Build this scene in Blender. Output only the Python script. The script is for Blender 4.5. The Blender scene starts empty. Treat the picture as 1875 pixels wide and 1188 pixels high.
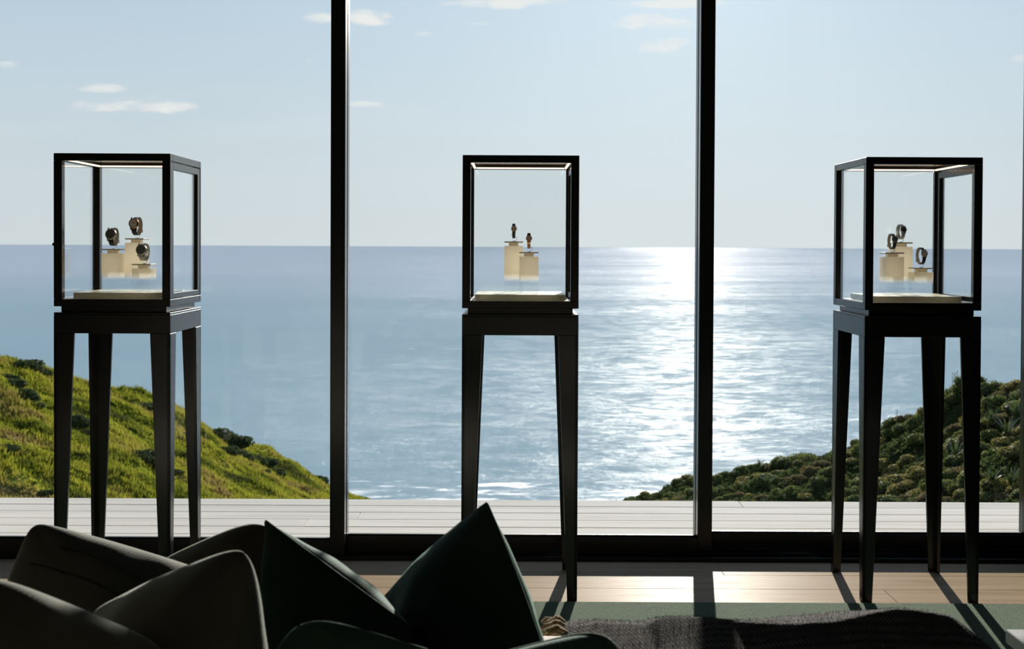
import bpy, bmesh, math, random
import numpy as np
from mathutils import Vector, Matrix, noise as mnoise

SC = bpy.context.scene
COL = SC.collection
R = math.radians
random.seed(7)
RNG = np.random.default_rng(7)

# ------------------------------------------------------------------ camera, sky, sun, exposure
F = 2150.0                      # focal length in pixels of the 1875 x 1188 frame
CX, CY = 937.5, 594.0
EYE = 1.226
PITCH, ROLL = R(0.85), R(0.27)
SHIFT_PX = 111.0                # optical axis sits this far above the frame centre
cam_d = bpy.data.cameras.new('camera')
cam = bpy.data.objects.new('camera', cam_d)
COL.objects.link(cam)
CAM_ROT = Matrix.Rotation(R(90) - PITCH, 3, 'X') @ Matrix.Rotation(ROLL, 3, 'Z')
cam.matrix_world = Matrix.Translation((0, 0, EYE)) @ CAM_ROT.to_4x4()
cam_d.sensor_width = 36.0
cam_d.lens = F / 1875 * 36
cam_d.shift_y = -SHIFT_PX / 1875
cam_d.clip_start, cam_d.clip_end = 0.05, 300000
cam_d.dof.use_dof = True
cam_d.dof.focus_distance = 4.2
cam_d.dof.aperture_fstop = 8.0
SC.camera = cam

SUN_AZ, SUN_EL = R(8.6), R(14.6)
SUN_DIR = Vector((math.sin(SUN_AZ) * math.cos(SUN_EL), math.cos(SUN_AZ) * math.cos(SUN_EL), math.sin(SUN_EL)))


def lin(r, g, b):
    f = lambda c: (c / 255 / 12.92) if c <= 10 else ((c / 255 + 0.055) / 1.055) ** 2.4
    return (f(r), f(g), f(b), 1)


class NT:
    """small helper around a node tree"""
    def __init__(s, tree):
        s.t = tree
        tree.nodes.clear()

    def n(s, typ, ins=None, **props):
        nd = s.t.nodes.new(typ)
        for k, v in props.items():
            setattr(nd, k, v)
        for k, v in (ins or {}).items():
            sock = nd.inputs[k]
            if isinstance(v, bpy.types.NodeSocket):
                s.t.links.new(v, sock)
            else:
                sock.default_value = v
        return nd

    def m(s, op, a, b=0.0, c=0.0, clamp=False):
        return s.n('ShaderNodeMath', {0: a, 1: b, 2: c}, operation=op, use_clamp=clamp).outputs[0]

    def mix(s, fac, a, b, blend='MIX'):
        nd = s.n('ShaderNodeMix', data_type='RGBA', blend_type=blend)
        for idx, v in ((0, fac), (6, a), (7, b)):
            if isinstance(v, bpy.types.NodeSocket):
                s.t.links.new(v, nd.inputs[idx])
            else:
                nd.inputs[idx].default_value = v
        return nd.outputs[2]

    def ramp(s, fac, stops):
        nd = s.n('ShaderNodeValToRGB', {0: fac})
        cr = nd.color_ramp
        while len(cr.elements) < len(stops):
            cr.elements.new(0.5)
        for e, (p, c) in zip(cr.elements, stops):
            e.position, e.color = p, c
        return nd.outputs[0]

    def rng(s, v, a, b, c=0.0, d=1.0, smooth=True):
        nd = s.n('ShaderNodeMapRange', {0: v, 1: a, 2: b, 3: c, 4: d})
        if smooth:
            nd.interpolation_type = 'SMOOTHSTEP'
        return nd.outputs[0]

    def noise(s, vec, scale, detail=3, rough=0.5, dist=0.0):
        return s.n('ShaderNodeTexNoise', {'Vector': vec, 'Scale': scale, 'Detail': detail, 'Roughness': rough, 'Distortion': dist}).outputs[0]

    def mapping(s, vec, scale=(1, 1, 1), loc=(0, 0, 0), rot=(0, 0, 0)):
        return s.n('ShaderNodeMapping', {'Vector': vec, 'Location': loc, 'Rotation': rot, 'Scale': scale}).outputs[0]


def build_world():
    w = bpy.data.worlds.new('sky')
    SC.world = w
    w.use_nodes = True
    t = NT(w.node_tree)
    d = t.n('ShaderNodeTexCoord').outputs['Generated']
    sep = t.n('ShaderNodeSeparateXYZ', {0: d})
    x, y, z = sep.outputs
    base = t.ramp(z, [(0.0, lin(211, 219, 222)), (0.05, lin(207, 218, 223)), (0.12, lin(199, 215, 225)),
                      (0.21, lin(187, 208, 224)), (0.5, lin(118, 160, 200)), (1.0, lin(70, 118, 172))])
    dot = t.n('ShaderNodeVectorMath', {0: d, 1: SUN_DIR[:]}, operation='DOT_PRODUCT').outputs['Value']
    dot = t.m('MAXIMUM', dot, 0.0)
    glow = t.m('ADD', t.m('MULTIPLY', t.m('POWER', dot, 24.0), 0.16), t.m('MULTIPLY', t.m('POWER', dot, 220.0), 0.07))
    col = t.mix(glow, base, (1.0, 0.98, 0.94, 1), 'ADD')
    # flat coordinates on the sky dome ahead: u to the right, v up
    ys = t.m('MAXIMUM', y, 0.02)
    u, v = t.m('DIVIDE', x, ys), t.m('DIVIDE', z, ys)
    uv = t.n('ShaderNodeCombineXYZ', {0: u, 1: v, 2: 0.0}).outputs[0]
    # wide thin veils all over the sky
    vn = t.noise(t.mapping(d, (2.2, 2.2, 11.0), (3.1, 0, 0.4)), 1.6, 6, 0.55, 0.6)
    veil = t.m('MULTIPLY', t.rng(vn, 0.45, 0.75), t.rng(z, 0.02, 0.16))
    col = t.mix(t.m('MULTIPLY', veil, 0.6), col, lin(224, 229, 234))
    # small bright cumulus shreds
    nz = t.noise(t.mapping(uv, (22, 60, 1)), 1.0, 5, 0.6, 0.4)
    tot = None
    for (px, py, a, b, s) in ((675, 33, 40, 16, 1.1), (580, 34, 34, 12, 1.0), (190, 166, 44, 9, .8), (248, 199, 130, 11, .95),
                              (572, 119, 22, 10, .7), (772, 64, 22, 7, .55), (665, 193, 40, 6, .75), (5, 122, 30, 7, .7),
                              (945, 5, 120, 14, 1.0), (1195, 40, 80, 16, .85), (1215, 82, 60, 16, .8), (1225, 6, 100, 10, .9), (1870, 105, 30, 9, .5), (875, 45, 24, 6, .5)):
        u0, v0 = (px - 937) / F, (451 - py) / F
        e = t.m('ADD', t.m('POWER', t.m('DIVIDE', t.m('SUBTRACT', u, u0), a / F), 2.0),
                t.m('POWER', t.m('DIVIDE', t.m('SUBTRACT', v, v0), b / F), 2.0))
        k = t.m('SUBTRACT', 1.0, e)
        k = t.m('ADD', k, t.m('MULTIPLY', t.m('SUBTRACT', nz, 0.5), 5.0))
        k = t.m('MULTIPLY', t.rng(k, -0.2, 1.3), t.rng(e, 2.8, 0.5))
        k = t.m('MULTIPLY', k, s)
        tot = k if tot is None else t.m('MAXIMUM', tot, k)
    tot = t.m('MULTIPLY', tot, t.m('GREATER_THAN', y, 0.05))
    col = t.mix(t.m('MULTIPLY', tot, 0.74, clamp=True), col, lin(247, 245, 240))
    bg = t.n('ShaderNodeBackground', {'Color': col, 'Strength': 1.0})
    t.n('ShaderNodeOutputWorld', {0: bg.outputs[0]})


build_world()
sun_d = bpy.data.lights.new('sun', 'SUN')
sun_d.energy, sun_d.angle, sun_d.color = 9.0, R(0.53), (1.0, 0.93, 0.83)
sun = bpy.data.objects.new('sun', sun_d)
COL.objects.link(sun)
sun.rotation_euler = SUN_DIR.to_track_quat('Z', 'Y').to_euler()
sun.location = (3, 20, 9)
vs = SC.view_settings
vs.view_transform, vs.look, vs.gamma, vs.exposure, vs.use_curve_mapping = 'Standard', 'None', 1.0, 0.0, False
SC.cycles.transparent_max_bounces = 32
SC.cycles.max_bounces = 10
SC.cycles.transmission_bounces = 10
SC.cycles.sample_clamp_indirect = 4.0
SC.cycles.use_denoising = True


def at(px, py, depth):
    """world point whose distance from the camera along +Y is depth and which shows at pixel (px, py)"""
    d = CAM_ROT @ Vector(((px - CX) / F, -(py - (CY - SHIFT_PX)) / F, -1))
    k = depth / d.y
    return Vector((d.x * k, depth, EYE + d.z * k))


# ------------------------------------------------------------------ scene helpers
def tag(o, label=None, cat=None, group=None, kind=None):
    for k, v in (('label', label), ('category', cat), ('group', group), ('kind', kind)):
        if v:
            o[k] = v
    return o


def empty(name, loc=(0, 0, 0), rz=0.0):
    o = bpy.data.objects.new(name, None)
    o.empty_display_size = 0.05
    COL.objects.link(o)
    o.location = loc
    o.rotation_euler = (0, 0, rz)
    return o


def link_mesh(name, me, mat, parent=None, loc=None, smooth=False):
    if mat is not None:
        for m_ in (mat if isinstance(mat, (list, tuple)) else [mat]):
            me.materials.append(m_)
    if smooth:
        me.polygons.foreach_set('use_smooth', [True] * len(me.polygons))
    o = bpy.data.objects.new(name, me)
    COL.objects.link(o)
    if parent is not None:
        o.parent = parent
    if loc is not None:
        o.location = loc
    return o


def pyd(name, verts, faces, mat, parent=None, loc=None, smooth=False):
    me = bpy.data.meshes.new(name)
    me.from_pydata([tuple(v) for v in verts], [], [tuple(int(i) for i in f) for f in faces])
    me.update()
    return link_mesh(name, me, mat, parent, loc, smooth)


def copy_tree(o, parent=None):
    c = o.copy()
    COL.objects.link(c)
    if parent is not None:
        c.parent = parent
    for ch in list(o.children):
        copy_tree(ch, c)
    return c


class MB:
    """collects shapes into one mesh"""
    def __init__(s):
        s.bm = bmesh.new()

    def box(s, x0, x1, y0, y1, z0, z1, bev=0.0, seg=1):
        b = bmesh.new()
        r = bmesh.ops.create_cube(b, size=1.0)
        for v in r['verts']:
            v.co = Vector(((x0 + x1) / 2 + v.co.x * (x1 - x0), (y0 + y1) / 2 + v.co.y * (y1 - y0), (z0 + z1) / 2 + v.co.z * (z1 - z0)))
        if bev:
            bmesh.ops.bevel(b, geom=b.edges[:], offset=bev, segments=seg, profile=0.5, affect='EDGES')
        s.merge(b)
        return s

    def merge(s, b, mat=None):
        if mat is not None:
            bmesh.ops.transform(b, matrix=mat, verts=b.verts[:])
        me = bpy.data.meshes.new('tmp')
        b.to_mesh(me)
        b.free()
        s.bm.from_mesh(me)
        bpy.data.meshes.remove(me)

    def loft(s, rings, cap=True, closed_ring=True):
        vs_ = [[s.bm.verts.new(p) for p in ring] for ring in rings]
        n = len(vs_[0])
        for a, b in zip(vs_, vs_[1:]):
            for i in range(n if closed_ring else n - 1):
                j = (i + 1) % n
                s.bm.faces.new((a[i], a[j], b[j], b[i]))
        if cap:
            s.bm.faces.new(vs_[0][::-1])
            s.bm.faces.new(vs_[-1])
        return s

    def tube(s, pts, rad, n=8, cap=True, closed=False):
        pts = [Vector(p) for p in pts]
        m = len(pts)
        rads = rad if isinstance(rad, (list, tuple)) else [rad] * m
        rings, up = [], None
        for i, p in enumerate(pts):
            if closed:
                tg = (pts[(i + 1) % m] - pts[i - 1]).normalized()
            else:
                tg = (pts[min(i + 1, m - 1)] - pts[max(i - 1, 0)]).normalized()
            if up is None:
                up = Vector((0, 0, 1)) if abs(tg.z) < 0.9 else Vector((1, 0, 0))
            a = tg.cross(up).normalized()
            up = a.cross(tg).normalized()
            rings.append([p + (a * math.cos(2 * math.pi * k / n) + up * math.sin(2 * math.pi * k / n)) * rads[i] for k in range(n)])
        if closed:
            rings.append(rings[0])
            cap = False
        s.loft(rings, cap)
        if closed:
            bmesh.ops.remove_doubles(s.bm, verts=s.bm.verts[:], dist=1e-6)
        return s

    def cyl(s, p0, p1, r0, r1=None, n=24):
        return s.tube([p0, p1], [r0, r0 if r1 is None else r1], n)

    def obj(s, name, mat, parent=None, loc=None, smooth=False, auto=False):
        bmesh.ops.recalc_face_normals(s.bm, faces=s.bm.faces[:])
        me = bpy.data.meshes.new(name)
        s.bm.to_mesh(me)
        s.bm.free()
        o = link_mesh(name, me, mat, parent, loc, smooth or auto)
        if auto:
            try:
                me.set_sharp_from_angle(angle=R(35))
            except Exception:
                pass
        return o


def box(name, x0, x1, y0, y1, z0, z1, mat, parent=None, bev=0.0, loc=None):
    return MB().box(x0, x1, y0, y1, z0, z1, bev).obj(name, mat, parent, loc)


# ------------------------------------------------------------------ materials
def new_mat(name):
    m = bpy.data.materials.new(name)
    m.use_nodes = True
    t = NT(m.node_tree)
    return m, t


def out(t, sh, disp=None):
    o = t.n('ShaderNodeOutputMaterial', {0: sh})
    if disp is not None:
        t.t.links.new(disp, o.inputs[2])


def bsdf(t, **k):
    nm = {'col': 'Base Color', 'rough': 'Roughness', 'metal': 'Metallic', 'normal': 'Normal', 'spec': 'Specular IOR Level',
          'ior': 'IOR', 'sheen': 'Sheen Weight', 'sheen_rough': 'Sheen Roughness', 'sheen_tint': 'Sheen Tint', 'coat': 'Coat Weight'}
    return t.n('ShaderNodeBsdfPrincipled', {nm[a]: b for a, b in k.items()}).outputs[0]


def bump(t, h, strength=0.3, dist=0.01):
    return t.n('ShaderNodeBump', {'Height': h, 'Strength': strength, 'Distance': dist}).outputs[0]


def simple(name, col, rough=0.5, metal=0.0, nscale=60, nvar=0.12, spec=0.5, bumpd=0.0, rvar=0.12):
    m, t = new_mat(name)
    oc = t.n('ShaderNodeTexCoord').outputs['Object']
    nz = t.noise(oc, nscale, 4)
    c2 = (col[0] * (1 - nvar * 2), col[1] * (1 - nvar * 2), col[2] * (1 - nvar * 2), 1)
    c = t.mix(nz, col, c2)
    kw = dict(col=c, rough=t.rng(nz, 0.2, 0.8, rough * (1 - rvar), min(1, rough * (1 + rvar))), metal=metal, spec=spec)
    if bumpd:
        kw['normal'] = bump(t, nz, 0.4, bumpd)
    out(t, bsdf(t, **kw))
    return m


def wood(name, c_light, c_mid, c_dark, rough=0.45, long_scale=1.2, cross=22, gloss=0.02):
    """boards whose grain runs along X; each board object gets its own tone"""
    m, t = new_mat(name)
    tc = t.n('ShaderNodeTexCoord').outputs['Object']
    info = t.n('ShaderNodeObjectInfo').outputs['Random']
    sh = t.n('ShaderNodeCombineXYZ', {0: t.m('MULTIPLY', info, 37.0), 1: t.m('MULTIPLY', info, 11.0), 2: 0.0}).outputs[0]
    v = t.n('ShaderNodeVectorMath', {0: tc, 1: sh}, operation='ADD').outputs[0]
    g = t.noise(t.mapping(v, (long_scale, cross, cross)), 1.0, 6, 0.6, 0.6)
    fine = t.noise(t.mapping(v, (long_scale * 5, cross * 9, cross * 4)), 1.0, 4, 0.6)
    c = t.ramp(g, [(0.3, c_dark), (0.5, c_mid), (0.72, c_light)])
    c = t.mix(t.m('MULTIPLY', fine, 0.35), c, c_dark)
    c = t.mix(t.rng(info, 0, 1, 0.0, 0.5, False), c, c_dark)
    h = t.m('ADD', g, t.m('MULTIPLY', fine, 0.6))
    nb = bump(t, h, 0.25, 0.002)
    df = t.n('ShaderNodeBsdfDiffuse', {'Color': c, 'Normal': nb}).outputs[0]
    gl = t.n('ShaderNodeBsdfGlossy', {'Color': (1, 1, 1, 1), 'Roughness': t.rng(fine, 0.2, 0.8, rough, rough + 0.14), 'Normal': nb}).outputs[0]
    out(t, t.n('ShaderNodeMixShader', {0: gloss, 1: df, 2: gl}).outputs[0])
    return m


def schlick(t, ior):
    """reflectance of a thin sheet, the same from both of its sides"""
    f0 = ((ior - 1) / (ior + 1)) ** 2
    fc = t.n('ShaderNodeLayerWeight', {'Blend': 0.5}).outputs['Facing']
    return t.m('ADD', f0, t.m('MULTIPLY', t.m('POWER', fc, 5.0), 1 - f0))


def glass(name, tint=(1, 1, 1, 1), ior=1.45):
    m, t = new_mat(name)
    fr = schlick(t, ior)
    oc = t.n('ShaderNodeTexCoord').outputs['Object']
    smear = t.noise(oc, 3.0, 4, 0.6)
    gl = t.n('ShaderNodeBsdfGlossy', {'Color': (1, 1, 1, 1), 'Roughness': t.rng(smear, 0.4, 0.8, 0.0, 0.04)}).outputs[0]
    tr = t.n('ShaderNodeBsdfTransparent', {'Color': tint}).outputs[0]
    out(t, t.n('ShaderNodeMixShader', {0: fr, 1: tr, 2: gl}).outputs[0])
    return m


def fabric(name, c1, c2, scale=420.0, sheen=0.4, tint=(1, 1, 1, 1), rough=0.9):
    m, t = new_mat(name)
    oc = t.n('ShaderNodeTexCoord').outputs['Object']
    w1 = t.n('ShaderNodeTexWave', {'Vector': oc, 'Scale': scale / 6.0, 'Distortion': 1.5, 'Detail': 1.0}, bands_direction='X').outputs[1]
    w2 = t.n('ShaderNodeTexWave', {'Vector': oc, 'Scale': scale / 6.0, 'Distortion': 1.5, 'Detail': 1.0}, bands_direction='Z').outputs[1]
    nz = t.noise(oc, scale, 3)
    big = t.noise(oc, 14, 3)
    h = t.m('ADD', t.m('MULTIPLY', t.m('ADD', w1, w2), 0.35), nz)
    c = t.mix(t.m('MULTIPLY', t.m('ADD', nz, big), 0.5), c1, c2)
    out(t, bsdf(t, col=c, rough=rough, spec=0.15, sheen=sheen, sheen_rough=0.45, sheen_tint=tint, normal=bump(t, h, 0.35, 0.0012)))
    return m


M = {}
M['black'] = simple('black_satin_lacquer', (0.010, 0.011, 0.011, 1), 0.22, 0, 6, 0.04, 0.36, 0.0, 0.03)
M['alu'] = simple('dark_anodised_aluminium', (0.014, 0.0145, 0.015, 1), 0.22, 0.0, 5, 0.04, 0.25, 0.0, 0.03)
M['rubber'] = simple('black_rubber', (0.008, 0.008, 0.008, 1), 0.6, 0, 60, 0.1, 0.15)
M['window_glass'] = glass('window_glass', (0.985, 0.992, 0.99, 1), 1.22)
M['case_glass'] = glass('case_glass', (0.989, 0.995, 0.993, 1), 1.38)
M['cream'] = simple('cream_stone', (0.84, 0.75, 0.53, 1), 0.28, 0, 35, 0.05)
M['cream_panel'] = simple('cream_panel', (0.82, 0.76, 0.62, 1), 0.5, 0, 50, 0.04)
M['steel'] = simple('brushed_steel', (0.55, 0.53, 0.48, 1), 0.38, 1.0, 120, 0.1)
M['wire'] = simple('polished_wire', (0.75, 0.73, 0.7, 1), 0.18, 1.0, 120, 0.05)
M['gold'] = simple('rose_gold', (0.62, 0.36, 0.20, 1), 0.22, 1.0, 120, 0.06)
M['leather'] = simple('dark_green_leather', (0.020, 0.026, 0.020, 1), 0.45, 0, 300, 0.2, 0.5, 0.0006)
M['leather_black'] = simple('black_leather', (0.014, 0.013, 0.012, 1), 0.45, 0, 300, 0.2, 0.5, 0.0006)
M['leather_brown'] = simple('brown_leather', (0.045, 0.028, 0.018, 1), 0.45, 0, 300, 0.2, 0.5, 0.0006)
M['strap_lining'] = simple('pale_strap_lining', (0.42, 0.36, 0.27, 1), 0.6, 0, 200, 0.1)
M['dial_dark'] = simple('dark_dial', (0.11, 0.11, 0.095, 1), 0.45, 0, 400, 0.2)
M['dial_pale'] = simple('pale_dial', (0.62, 0.55, 0.45, 1), 0.3, 0, 400, 0.05)
M['dial_rose'] = simple('rose_dial', (0.50, 0.30, 0.20, 1), 0.3, 0, 400, 0.05)
M['floor_wood'] = wood('pale_oak_floor', (0.50, 0.38, 0.26, 1), (0.44, 0.325, 0.215, 1), (0.33, 0.235, 0.15, 1), 0.34, 1.2, 22, 0.015)
M['deck_wood'] = wood('weathered_deck_timber', (0.80, 0.77, 0.71, 1), (0.72, 0.69, 0.63, 1), (0.56, 0.53, 0.48, 1), 0.6, 0.9, 16, 0.012)
M['dark_wood'] = wood('dark_gap_timber', (0.040, 0.032, 0.026, 1), (0.030, 0.024, 0.019, 1), (0.018, 0.014, 0.011, 1), 0.5)
M['wall'] = simple('grey_wall_paint', (0.20, 0.19, 0.175, 1), 0.8, 0, 8, 0.05)
M['concrete'] = simple('grey_concrete', (0.25, 0.24, 0.22, 1), 0.9, 0, 12, 0.1)
M['grey_cushion'] = fabric('grey_wool', (0.080, 0.079, 0.067, 1), (0.046, 0.046, 0.039, 1), 520, 0.35, (0.9, 0.95, 0.85, 1))
M['olive_cushion'] = fabric('olive_brown_wool', (0.075, 0.068, 0.050, 1), (0.045, 0.040, 0.030, 1), 520, 0.3, (0.9, 0.95, 0.85, 1))
M['green_cushion'] = fabric('bottle_green_velvet', (0.020, 0.040, 0.033, 1), (0.012, 0.024, 0.020, 1), 620, 0.4, (0.35, 0.6, 0.5, 1), 0.8)
M['sofa'] = fabric('off_white_boucle', (0.62, 0.58, 0.50, 1), (0.45, 0.42, 0.36, 1), 300, 0.2)
M['pale_top'] = simple('pale_grey_top', (0.50, 0.51, 0.51, 1), 0.35, 0, 20, 0.05)
M['dark_bronze'] = simple('dark_bronze', (0.02, 0.02, 0.019, 1), 0.4)
M['tassel'] = simple('tan_yarn', (0.52, 0.38, 0.21, 1), 0.9, 0, 200, 0.25)


def m_led():
    m, t = new_mat('warm_light_strip')
    out(t, t.n('ShaderNodeEmission', {'Color': (1.0, 0.72, 0.50, 1), 'Strength': 2.6}).outputs[0])
    return m


def m_riser():
    """cast acrylic block: cream pigment that fades out to clear towards the foot"""
    m, t = new_mat('cream_to_clear_acrylic')
    oc = t.n('ShaderNodeTexCoord').outputs['Object']
    z = t.n('ShaderNodeSeparateXYZ', {0: oc}).outputs[2]
    nz = t.noise(oc, 30, 3)
    f = t.rng(t.m('ADD', z, t.m('MULTIPLY', t.m('SUBTRACT', nz, 0.5), 0.004)), 0.036, 0.072)
    tl = t.n('ShaderNodeBsdfTranslucent', {'Color': (0.96, 0.90, 0.80, 1)}).outputs[0]
    df = t.n('ShaderNodeBsdfDiffuse', {'Color': (0.84, 0.78, 0.66, 1)}).outputs[0]
    cream = t.n('ShaderNodeMixShader', {0: 0.55, 1: df, 2: tl}).outputs[0]
    gl = t.n('ShaderNodeBsdfGlossy', {'Color': (1, 1, 1, 1), 'Roughness': 0.05}).outputs[0]
    fr = schlick(t, 1.45)
    cream = t.n('ShaderNodeMixShader', {0: t.m('MULTIPLY', fr, 0.7), 1: cream, 2: gl}).outputs[0]
    tr = t.n('ShaderNodeBsdfTransparent', {'Color': (0.975, 0.985, 0.985, 1)}).outputs[0]
    clear = t.n('ShaderNodeMixShader', {0: fr, 1: tr, 2: gl}).outputs[0]
    out(t, t.n('ShaderNodeMixShader', {0: f, 1: clear, 2: cream}).outputs[0])
    return m


def m_sea():
    m, t = new_mat('sea_water')
    oc = t.n('ShaderNodeNewGeometry').outputs['Position']
    y = t.n('ShaderNodeSeparateXYZ', {0: oc}).outputs[1]
    rot = t.mapping(oc, (1, 1, 1), (0, 0, 0), (0, 0, R(-9)))
    swell = t.noise(t.mapping(rot, (0.010, 0.034, 0.03)), 1.0, 3, 0.5)
    wave = t.noise(t.mapping(rot, (0.075, 0.19, 0.1)), 1.0, 4, 0.6, 0.3)
    chop = t.noise(t.mapping(rot, (0.42, 0.8, 0.5)), 1.0, 3, 0.6)
    wind_shade = t.noise(t.mapping(rot, (0.0011, 0.0042, 0.01), (4.2, 1.3, 0)), 1.0, 4, 0.55, 0.4)  # wind patches; their weaker glint also stands in for cloud-shadow bands
    wk = t.rng(wind_shade, 0.36, 0.64, 0.35, 1.0)
    h = t.m('ADD', t.m('ADD', t.m('MULTIPLY', swell, 7.0), t.m('MULTIPLY', wave, 3.4)), t.m('MULTIPLY', chop, 0.8))
    h = t.m('MULTIPLY', h, t.rng(wk, 0.35, 1.0, 0.6, 1.0, False))
    nrm = bump(t, h, 1.0, 1.0)
    body = t.n('ShaderNodeBsdfDiffuse', {'Color': t.mix(t.rng(y, 250, 3000, 0, 1), (0.270, 0.370, 0.410, 1), (0.390, 0.445, 0.495, 1))}).outputs[0]  # sky reflection and haze put into the body colour, paler towards the horizon
    broad = t.n('ShaderNodeBsdfGlossy', {'Color': (0.95, 0.98, 1, 1), 'Roughness': 0.70, 'Normal': nrm}).outputs[0]
    fine_n = bump(t, t.m('ADD', h, t.m('MULTIPLY', t.noise(t.mapping(rot, (0.9, 1.3, 1)), 1.0, 3, 0.6), 1.1)), 1.0, 1.0)
    spark = t.n('ShaderNodeBsdfGlossy', {'Color': (1, 1, 1, 1), 'Roughness': 0.17, 'Normal': fine_n}).outputs[0]
    mid = t.n('ShaderNodeBsdfGlossy', {'Color': (1, 1, 1, 1), 'Roughness': 0.36, 'Normal': nrm}).outputs[0]
    # cat's-paws: sparkle painted stronger and weaker in patches of every size
    paw_glint = t.noise(t.mapping(rot, (0.075, 0.085, 0.04), (7.7, 2.1, 0)), 1.0, 9, 0.76, 0.5)
    pk = t.rng(paw_glint, 0.40, 0.66, 0.2, 2.5)
    wk = t.m('MULTIPLY', wk, t.rng(y, 1500, 9000, 1.0, 0.62))      # glint toned down with distance offshore
    wk2 = t.m('MULTIPLY', wk, pk)
    wkb = t.m('MULTIPLY', wk, t.rng(paw_glint, 0.36, 0.66, 0.6, 1.4))
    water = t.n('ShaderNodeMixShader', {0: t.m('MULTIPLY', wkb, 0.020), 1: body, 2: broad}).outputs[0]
    water = t.n('ShaderNodeMixShader', {0: t.m('MULTIPLY', wk2, 0.0085), 1: water, 2: mid}).outputs[0]
    water = t.n('ShaderNodeMixShader', {0: t.m('MULTIPLY', wk2, 0.0150), 1: water, 2: spark}).outputs[0]
    fn = t.noise(t.mapping(rot, (0.05, 0.16, 0.1)), 1.0, 6, 0.65, 1.0)
    near = t.rng(y, 345, 270)
    fm = t.rng(t.m('ADD', fn, t.m('MULTIPLY', near, 0.225)), 0.70, 0.80)
    foam = bsdf(t, col=(0.78, 0.80, 0.80, 1), rough=0.8)
    out(t, t.n('ShaderNodeMixShader', {0: fm, 1: water, 2: foam}).outputs[0])
    return m


def grass_nodes(t):
    p = t.n('ShaderNodeNewGeometry').outputs['Position']
    st = t.mapping(p, (0.045, 0.13, 0.25), (0, 0, 0), (0, 0, R(37)))
    a = t.noise(st, 1.1, 5, 0.6, 0.8)
    b = t.noise(p, 0.55, 4, 0.6)
    c = t.noise(p, 2.8, 3, 0.6)
    col = t.ramp(a, [(0.36, (0.035, 0.042, 0.014, 1)), (0.44, (0.16, 0.185, 0.018, 1)), (0.50, (0.27, 0.275, 0.028, 1)), (0.58, (0.27, 0.235, 0.045, 1)), (0.67, (0.22, 0.16, 0.062, 1))])
    col = t.mix(t.rng(b, 0.52, 0.70, 0, 0.8), col, (0.055, 0.065, 0.016, 1))
    col = t.mix(t.m('MULTIPLY', t.rng(c, 0.4, 0.7), 0.4), col, (0.10, 0.11, 0.02, 1))
    return col, c


def m_hill_ground(name):
    """grassy soil on the left, dark scrub soil on the right, blending across the valley between them"""
    m, t = new_mat(name)
    col, c = grass_nodes(t)
    p = t.n('ShaderNodeNewGeometry').outputs['Position']
    a = t.noise(p, 0.5, 5, 0.65)
    scrub = t.ramp(a, [(0.3, (0.010, 0.016, 0.006, 1)), (0.5, (0.026, 0.032, 0.010, 1)), (0.7, (0.045, 0.040, 0.016, 1))])
    q = t.n('ShaderNodeSeparateXYZ', {0: p})
    u = t.m('DIVIDE', q.outputs[0], q.outputs[1])
    k = t.rng(t.m('ADD', u, t.m('MULTIPLY', t.m('SUBTRACT', a, 0.5), 0.22)), -0.05, 0.07)
    out(t, t.n('ShaderNodeBsdfDiffuse', {'Color': t.mix(k, col, scrub), 'Normal': bump(t, t.m('ADD', a, c), 0.8, 0.3)}).outputs[0])
    return m


def m_grass_blade():
    m, t = new_mat('grass_blades')
    col, c = grass_nodes(t)
    df = t.n('ShaderNodeBsdfDiffuse', {'Color': col}).outputs[0]
    tl = t.n('ShaderNodeBsdfTranslucent', {'Color': col}).outputs[0]
    out(t, t.n('ShaderNodeMixShader', {0: 0.5, 1: df, 2: tl}).outputs[0])
    return m


def m_leaf(name, c1, c2, gloss=0.35, tr=0.35, spec=0.18):
    m, t = new_mat(name)
    oc = t.n('ShaderNodeTexCoord').outputs['Object']
    info = t.n('ShaderNodeObjectInfo').outputs['Random']
    nz = t.noise(oc, 2.2, 4, 0.6)
    col = t.mix(t.rng(nz, 0.3, 0.7), c1, c2)
    col = t.mix(t.m('MULTIPLY', info, 0.45), col, (c1[0] * 0.55, c1[1] * 0.55, c1[2] * 0.5, 1))
    pb = bsdf(t, col=col, rough=gloss, spec=spec)
    tl = t.n('ShaderNodeBsdfTranslucent', {'Color': col}).outputs[0]
    out(t, t.n('ShaderNodeMixShader', {0: tr, 1: pb, 2: tl}).outputs[0])
    return m


def m_rug():
    m, t = new_mat('green_wool_rug')
    oc = t.n('ShaderNodeTexCoord').outputs['Object']
    f = t.noise(oc, 260, 3, 0.7)
    g = t.noise(oc, 40, 4, 0.6)
    b = t.noise(oc, 3, 3, 0.5)
    col = t.mix(t.rng(f, 0.3, 0.7), (0.055, 0.105, 0.060, 1), (0.15, 0.215, 0.125, 1))
    col = t.mix(t.m('MULTIPLY', b, 0.4), col, (0.07, 0.12, 0.075, 1))
    h = t.m('ADD', f, t.m('MULTIPLY', g, 0.6))
    out(t, bsdf(t, col=col, rough=0.95, spec=0.08, sheen=0.12, sheen_rough=0.5, normal=bump(t, h, 0.9, 0.008)))
    return m


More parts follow.
